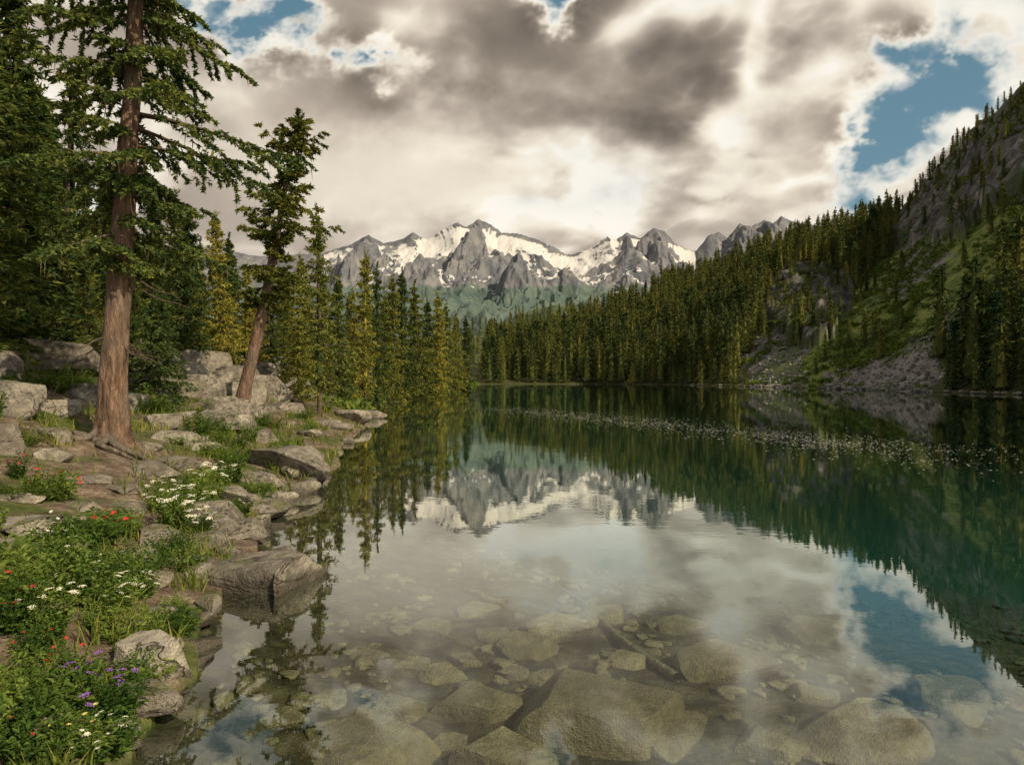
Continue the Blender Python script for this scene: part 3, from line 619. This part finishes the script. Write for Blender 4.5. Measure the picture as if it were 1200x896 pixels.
# ---------------------------------------------------------------- plants
def clump(seed,ns,hgt,spread,nleaf,ll,lw,mat,name):
    r=R0(seed); Vs=[];tops=[]
    for i in range(ns):
        ph=r.uniform(0,6.28); rr_=spread*math.sqrt(r.rand()); h=hgt*r.uniform(.6,1.1)*(1-.35*rr_/spread); b=np.array([math.cos(ph),math.sin(ph),0])*rr_*.45; t=np.array([math.cos(ph)*rr_,math.sin(ph)*rr_,h])
        mid=(b+t)/2+[0,0,.1*h]; tops.append(t); q=np.linspace(0,1,nleaf)
        C=(1-q)[:,None]**2*b+2*(q*(1-q))[:,None]*mid+(q**2)[:,None]*t
        Vs.append(np.array([[b+[-.004,0,0],b+[.004,0,0],t]]))
        a=r.uniform(0,6.28,nleaf); el=r.uniform(.0,.9,nleaf); d=np.stack([np.cos(a)*np.cos(el),np.sin(a)*np.cos(el),np.sin(el)],-1)
        sd=np.cross(d,[0,0,1.])+r.normal(0,.3,(nleaf,3)); sd/=np.linalg.norm(sd,axis=1)[:,None]
        l=ll*r.uniform(.6,1.3,nleaf)[:,None]*(1.2-.6*q)[:,None]; w=lw*l/ll
        m_=C+d*l*.5+[0,0,.01]; e_=C+d*l-np.array([0,0,.15])*l
        Vs.append(np.stack([C,m_-sd*w*.5,e_],1)); Vs.append(np.stack([C,e_,m_+sd*w*.5],1))
    V=np.concatenate(Vs).reshape(-1,3); return mk(name,V,np.arange(len(V)).reshape(-1,3),[mat]),tops
CP=[clump(500,40,.36,.28,11,.085,.034,M_leaf,'low_plant'),clump(501,50,.30,.32,9,.13,.022,M_leaf,'low_plant'),clump(502,34,.46,.24,12,.07,.042,M_leaf,'low_plant'),clump(503,50,.5,.36,12,.10,.036,M_leaf,'low_plant')]
M_shrub=leafmat('shrub_leaves',(.03,.06,.014),(.085,.14,.028),(.23,.26,.06),.3,3)
SP=[clump(510,80,.7,.6,16,.07,.038,M_shrub,'shrub'),clump(511,90,.55,.7,14,.08,.034,M_shrub,'shrub')]
def blossom(col,kind):
    Vs=[]
    if kind=='umbel':
        for i in range(14):
            a=i*2.4; q=.034*math.sqrt(i/14); c=np.array([math.cos(a)*q,math.sin(a)*q,.008*(1-i/14)])
            for k in range(3):
                b=k*2.09+a; Vs.append([c+[math.cos(b)*.009,math.sin(b)*.009,.002],c+[math.cos(b+2.09)*.009,math.sin(b+2.09)*.009,.002],c+[0,0,.007]])
    else:
        for i in range(7):
            a=i*.8976; Rr=.017; Vs.append([[0,0,0],[math.cos(a-.35)*Rr,math.sin(a-.35)*Rr,.010],[math.cos(a+.35)*Rr,math.sin(a+.35)*Rr,.010]])
            Vs.append([[math.cos(a-.35)*Rr,math.sin(a-.35)*Rr,.010],[math.cos(a)*Rr*1.4,math.sin(a)*Rr*1.4,.006],[math.cos(a+.35)*Rr,math.sin(a+.35)*Rr,.010]])
    V=np.array(Vs,float).reshape(-1,3); return mk('blossom',V,np.arange(len(V)).reshape(-1,3),[M_fw[col]])
BL={'white':blossom('white','umbel'),'daisy':blossom('white','d'),'red':blossom('red','d'),'purple':blossom('purple','umbel'),'yellow':blossom('yellow','d')}
rp_=R0(8)
LB={'white':'leafy plant with white umbel blossoms','daisy':'leafy plant with pale daisy blossoms','red':'leafy plant with red blossoms','purple':'leafy plant with purple blossoms','yellow':'leafy plant with yellow blossoms'}
def plant(u,v,col=None,k=None,sc=1.,nb=9,pos=None):
    x,y,z=hit(u,v) if pos is None else pos
    if z<0.02: return
    k=rp_.randint(4) if k is None else k; m_,tops=CP[k]; s_=sc*rp_.uniform(.7,1.25)
    nm='flowering_plant' if col else 'low_plant'
    o=ob(nm,m_,(LB[col] if col else 'leafy green ground plant among shore stones'),'plant','wildflowers on the bank' if col else 'leafy plants on the bank',loc=(x,y,z-.02),rot=(0,0,rp_.uniform(0,6.28)),sc=(s_,s_,s_*rp_.uniform(.8,1.2)))
    if col:
        for i in rp_.choice(len(tops),nb,replace=False):
            t=tops[i]; ob('blossom',BL[col],parent=o,loc=(t[0],t[1],t[2]+.02),rot=(rp_.uniform(-.5,.3),rp_.uniform(-.4,.4),rp_.uniform(0,6)),sc=(1,1,1) if y<7 else (1.3,)*3)
for a in [(90,700,'white'),(60,735,'white'),(130,715,'white'),(110,690,'white'),(75,675,'white'),(45,700,'white'),(225,600,'white'),(240,585,'white'),(205,620,'white'),(262,570,'white'),(190,600,'white'),(250,560,'white'),(235,630,'white'),(160,700,'white'),(95,880,'daisy'),(115,888,'daisy'),(75,880,'yellow'),(100,640,'red'),(120,625,'red'),(12,740,'red'),(38,775,'red'),(75,800,'red'),(20,560,'red'),(45,578,'red'),(65,585,'red'),(20,890,'red'),(90,805,'purple'),(118,805,'purple'),(105,830,'purple'),(130,840,'purple'),(60,660,'daisy')]:
    plant(a[0],a[1],a[2],sc=.8 if a[1]>640 else 1.0,nb=12 if a[2] in('white','daisy') else 6)
for k in range(125):
    y=rp_.uniform(3.2,7.5) if k<50 else rp_.uniform(7.5,22); xs=np.interp(y,LAKE[1:18,1],LAKE[1:18,0]); x=xs-rp_.uniform(.15,2.2 if k<50 else 7)
    uq=600+F*x/y; vq=HZ+(CH-H1(x,y))*F/y
    if 0<uq<130 and 540<vq<640: continue
    if 70<uq<190 and 495<vq<555: continue
    plant(0,0,None,sc=rp_.uniform(.6,1.0)*(1 if k<50 else 1.25),pos=(x,y,H1(x,y)))
for (u,v,sc) in [(25,585,.7),(215,575,.8),(290,510,1.),(315,500,1.),(240,500,.8),(355,490,.9),(30,455,1.2),(80,450,1.2),(340,460,1.2),(390,455,1.3),(405,470,1.2),(420,462,1.5),(440,460,1.5),(270,540,.8),(20,520,.8),(240,480,.9),(380,480,1.),(300,470,1.1),(450,458,1.6),(470,456,1.8),(205,515,.6),(60,510,.5)]:
    x,y,z=hit(u,v); s_=sc*rp_.uniform(.8,1.15); ob('shrub',SP[rp_.randint(2)][0],'leafy green shrub between bank boulders','shrub','shrubs on the bank',loc=(x,y,z-.05),rot=(0,0,rp_.uniform(0,6.28)),sc=(s_,s_,s_*.8))
N=42000; y=2.6+30*rp_.rand(N)**1.9; xs=np.interp(y,LAKE[1:18,1],LAKE[1:18,0]); x=xs-.05-rp_.rand(N)**1.2*(3+y*.55)
z=height(x,y); nz=fbm(x*1.2,y*1.2,2.,3); u=600+F*x/y; v=HZ+(CH-z)*F/y
ok=(nz>.06+.2*rp_.rand(N)-.06)&(z>.03)&~((u<140)&(v>535)&(v<640)&(rp_.rand(N)>.08)); x,y,z=x[ok],y[ok],z[ok]; n=len(x)
hg=rp_.uniform(.08,.28,n)*(1+y*.01); a=rp_.uniform(0,6.28,n); wd=.004+.0006*y; ln=rp_.uniform(.2,.9,n)*hg; b=rp_.uniform(0,6.28,n)
p=np.stack([x,y,z-.02],-1); sd=np.stack([np.cos(a),np.sin(a),0*a],-1)*wd[:,None]; dv=np.stack([np.cos(b)*ln,np.sin(b)*ln,0*b],-1)
m1=p+dv*.35+np.stack([0*a,0*a,hg*.6],-1); tp_=p+dv+np.stack([0*a,0*a,hg],-1)
V=np.stack([p-sd,p+sd,m1+sd*.7,m1-sd*.7,tp_],1).reshape(-1,3); i5=np.arange(n)[:,None]*5
ob('grass',mk('grass',V,[np.concatenate([i5,i5+1,i5+2,i5+3],1),np.concatenate([i5+3,i5+2,i5+4],1)],[M_grass]),'green grass blades covering the bank','grass',kind='stuff')
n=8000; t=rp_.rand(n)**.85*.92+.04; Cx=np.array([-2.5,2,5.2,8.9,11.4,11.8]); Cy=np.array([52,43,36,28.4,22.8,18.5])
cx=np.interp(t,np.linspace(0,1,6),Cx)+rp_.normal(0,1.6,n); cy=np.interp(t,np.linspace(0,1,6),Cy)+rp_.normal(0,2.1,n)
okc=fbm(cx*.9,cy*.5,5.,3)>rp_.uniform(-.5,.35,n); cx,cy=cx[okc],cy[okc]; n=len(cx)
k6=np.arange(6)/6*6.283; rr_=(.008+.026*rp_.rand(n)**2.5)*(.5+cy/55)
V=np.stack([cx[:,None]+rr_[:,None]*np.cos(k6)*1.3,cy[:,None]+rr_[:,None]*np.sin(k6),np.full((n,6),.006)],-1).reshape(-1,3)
M_glint=flowermat('glint_fleck',(.88,.87,.80))  # pale flecks added on the water as painted sun sparkle
ob('glint_flecks',mk('glint_flecks',V,np.arange(n*6).reshape(-1,6),[M_glint]),'pale flecks painted as sun glints on the lake surface','leaves',kind='stuff')
# ---------------------------------------------------------------- sky dome (front half of the sky, open towards the sun)
def pnf(x,y,z):
    x=x.astype(np.float32);y=y.astype(np.float32);z=z.astype(np.float32)
    xi=np.floor(x).astype(np.int32); yi=np.floor(y).astype(np.int32); zi=np.floor(z).astype(np.int32)
    xf=x-xi; yf=y-yi; zf=z-zi; xi&=255; yi&=255; zi&=255
    u=xf*xf*(3-2*xf); v=yf*yf*(3-2*yf); w=zf*zf*(3-2*zf)
    P0=PERM[xi]; P1=PERM[xi+1]
    A=[PERM[P0+yi],PERM[P0+yi+1],PERM[P1+yi],PERM[P1+yi+1]]
    def g(h,a,b,c): G=GRF[h]; return G[...,0]*(xf-a)+G[...,1]*(yf-b)+G[...,2]*(zf-c)
    def col(c): 
        a=g(PERM[A[0]+zi+c],0,0,c); b=g(PERM[A[2]+zi+c],1,0,c); d=g(PERM[A[1]+zi+c],0,1,c); e=g(PERM[A[3]+zi+c],1,1,c)
        l=a+(b-a)*u; m=d+(e-d)*u; return l+(m-l)*v
    q=col(0); return (q+(col(1)-q)*w)*1.5
def f3(x,y,z,o,ro=.5,bil=False):
    s=0;a=1.;t=0
    for i in range(o):
        n=pnf(x*2**i+i*17.3+100,y*2**i+i*9.1+100,z*2**i+i*5.7+100)
        if bil: n=np.abs(n)*2.6-.55
        s=s+a*n;t+=a;a*=ro
    return s/t
azs_=np.concatenate([np.linspace(-100,-42,40,endpoint=False),np.linspace(-42,42,860,endpoint=False),np.linspace(42,100,41)])*np.pi/180
els_=np.concatenate([np.linspace(-3,34,390,endpoint=False),np.linspace(34,80,40)])*np.pi/180
AZ,EL=np.meshgrid(azs_,els_); dx=np.cos(EL)*np.sin(AZ); dy=np.cos(EL)*np.cos(AZ); dz=np.sin(EL)
yy=np.maximum(dy,.05); SU=600+F*dx/yy; SV=HZ-F*dz/yy
def G(L,wu=0,wv=0):
    s=0
    for (u,v,ru,rv,rot,a) in L:
        c,sn=math.cos(math.radians(rot)),math.sin(math.radians(rot)); X1=(SU+wu-u)*c+(SV+wv-v)*sn; Y1=-(SU+wu-u)*sn+(SV+wv-v)*c
        s=s+a*np.exp(-.5*((X1/ru)**2+(Y1/rv)**2))
    return s
w1=f3(SU*.011,SV*.014,SU*0+1,5,.6)*75; w2=f3(SU*.011,SV*.014,SU*0+7,5,.6)*55
veil=f3(SU*.02,SV*.03,SU*0+11,5,.62)
gap=G([(285,36,56,24,20,.95),(340,10,26,12,0,.65),(432,66,32,11,25,.8),(655,6,20,18,0,.8),(1095,100,54,30,-30,.98),(1035,165,44,22,-50,.95),(1010,195,18,16,0,.4),(1155,118,30,14,0,.55),(1070,60,24,10,0,.5)],w1,w2)*(1-1.5*np.clip(veil,-.3,1))
cover=.36-gap*.80
zc=np.maximum(dz,-.02)+.36
bx=dx/zc*1.25; by=dy/zc*1.25
N=16; Tr=np.ones_like(bx); acc=np.zeros_like(bx)
def dens(x,y,h,o):
    n=f3(x*1.35,y*1.35,h*1.6,o,.5)
    b=f3(x*3.0,y*3.0,h*3.0,max(o-1,2),.5,True)
    prof=ss(0,.10,h)*(1-ss(.40,1.0,h))
    return np.clip((n*1.15+b*.55+cover)*prof-.10*(1-prof),0,1)
for k in range(N):
    h=(k+.5)/N; s=1+h*.42
    x=bx*s; y=by*s
    d=dens(x,y,x*0+h,6)
    l1=dens(x+.05,y+.05,x*0+min(h+.10,1),4); l2=dens(x+.09,y+.15,x*0+min(h+.34,1),2)
    od=(l1*1.5+l2*.8)*2.8
    lit=.34+.86*np.exp(-od)
    a=1-np.exp(-d*24./N)
    acc+=Tr*a*lit; Tr*=1-a
al=1-Tr; val=acc/np.maximum(al,1e-3)
lo1=blur(val,18,15)
val=val+1.1*(val-lo1)
val=.665+(val-np.median(val))*1.35
bright=G([(600,222,110,44,0,.17),(520,245,130,34,0,.10),(930,160,80,70,-30,.12),(985,215,60,30,0,.12),(340,150,120,70,10,.16),(1170,40,80,40,0,.12),(450,200,130,50,0,.11)],w1*1.4,w2*1.4)
dark=G([(470,95,110,26,-12,.13),(560,40,90,34,-20,.11),(780,40,120,55,-10,.18),(770,120,110,34,-20,.17),(860,90,70,50,-30,.11),(840,205,90,20,-10,.06)],w1*1.2,w2*1.2)
v2=val+bright-dark; v2=np.where(v2>.8,.8+(v2-.8)*.55,v2); v2=np.clip(v2,.12,1.)
stops=np.array([.12,.30,.45,.60,.75,.88,1.0])
cr=np.interp(v2,stops,[.088,.175,.295,.47,.70,.91,1.0]); cg=np.interp(v2,stops,[.071,.145,.245,.40,.61,.82,.95]); cb_=np.interp(v2,stops,[.057,.117,.198,.33,.505,.68,.84])
ex=ss(0,.6,np.sin(EL)); br_=.18-.07*ex; bgc=.32-.10*ex; bb=.40-.10*ex
A3=(np.clip(al,0,1)**1.25)[...,None]; RGB=np.stack([cr,cg,cb_],-1)*A3+np.stack([br_,bgc,bb],-1)*(1-A3)
RD=7000.; nr,ncn=AZ.shape; i=np.arange(nr-1)[:,None]*ncn; j=np.arange(ncn-1)[None]
Fq=np.stack([i+j,i+j+ncn,i+j+1+ncn,i+j+1],-1).reshape(-1,4)
M_sky,T=newmat('sky_clouds'); a_=T.n('ShaderNodeAttribute',attribute_name='cloud'); em=T.n('ShaderNodeEmission'); T.L.new(a_.outputs['Color'],em.inputs[0]); em.inputs[1].default_value=1.0
o=T.n('ShaderNodeOutputMaterial'); T.L.new(em.outputs[0],o.inputs[0])
M_sky.cycles.emission_sampling='NONE'
sm_=mk('sky',np.stack([dx,dy,dz],-1).reshape(-1,3)*RD,Fq,[M_sky],smooth=True)
ca=sm_.attributes.new('cloud','FLOAT_COLOR','POINT'); ca.data.foreach_set('color',np.concatenate([RGB.reshape(-1,3),np.ones((RGB.shape[0]*RGB.shape[1],1))],1).astype(np.float32).ravel())
ob('sky',sm_,'cloudy sky with cream and grey cumulus and blue gaps','sky',kind='structure')
# ---------------------------------------------------------------- world
SUN=Vector((.58,-.52,.56)).normalized(); el=math.asin(SUN.z); azs=math.atan2(SUN.x,SUN.y)
w=bpy.data.worlds.new("World"); scene.world=w; w.use_nodes=True; T=NT(w.node_tree)
sk=T.n('ShaderNodeTexSky',sky_type='NISHITA',sun_disc=False); sk.sun_elevation=el; sk.sun_rotation=azs
skc=T.vm('SCALE',sk.outputs[0],.11)
fin=T.mix(.65,skc,(.52,.47,.40))
bg=T.n('ShaderNodeBackground'); T.L.new(fin,bg.inputs[0]); bg.inputs[1].default_value=1.0
o=T.n('ShaderNodeOutputWorld'); T.L.new(bg.outputs[0],o.inputs[0])
sl=bpy.data.lights.new('sun','SUN'); sl.energy=5.0; sl.angle=math.radians(.6); sl.color=(1,.84,.58)
so=bpy.data.objects.new('sun',sl); COL.objects.link(so); so.rotation_euler=(-SUN).to_track_quat('-Z','Y').to_euler()
# ---------------------------------------------------------------- camera
cd=bpy.data.cameras.new('camera'); cd.sensor_width=36; cd.lens=24; cd.clip_start=.1; cd.clip_end=20000
co=bpy.data.objects.new('camera',cd); COL.objects.link(co); co.location=(0,0,CH); co.rotation_euler=(math.radians(90)-math.atan(5/F),0,0); scene.camera=co
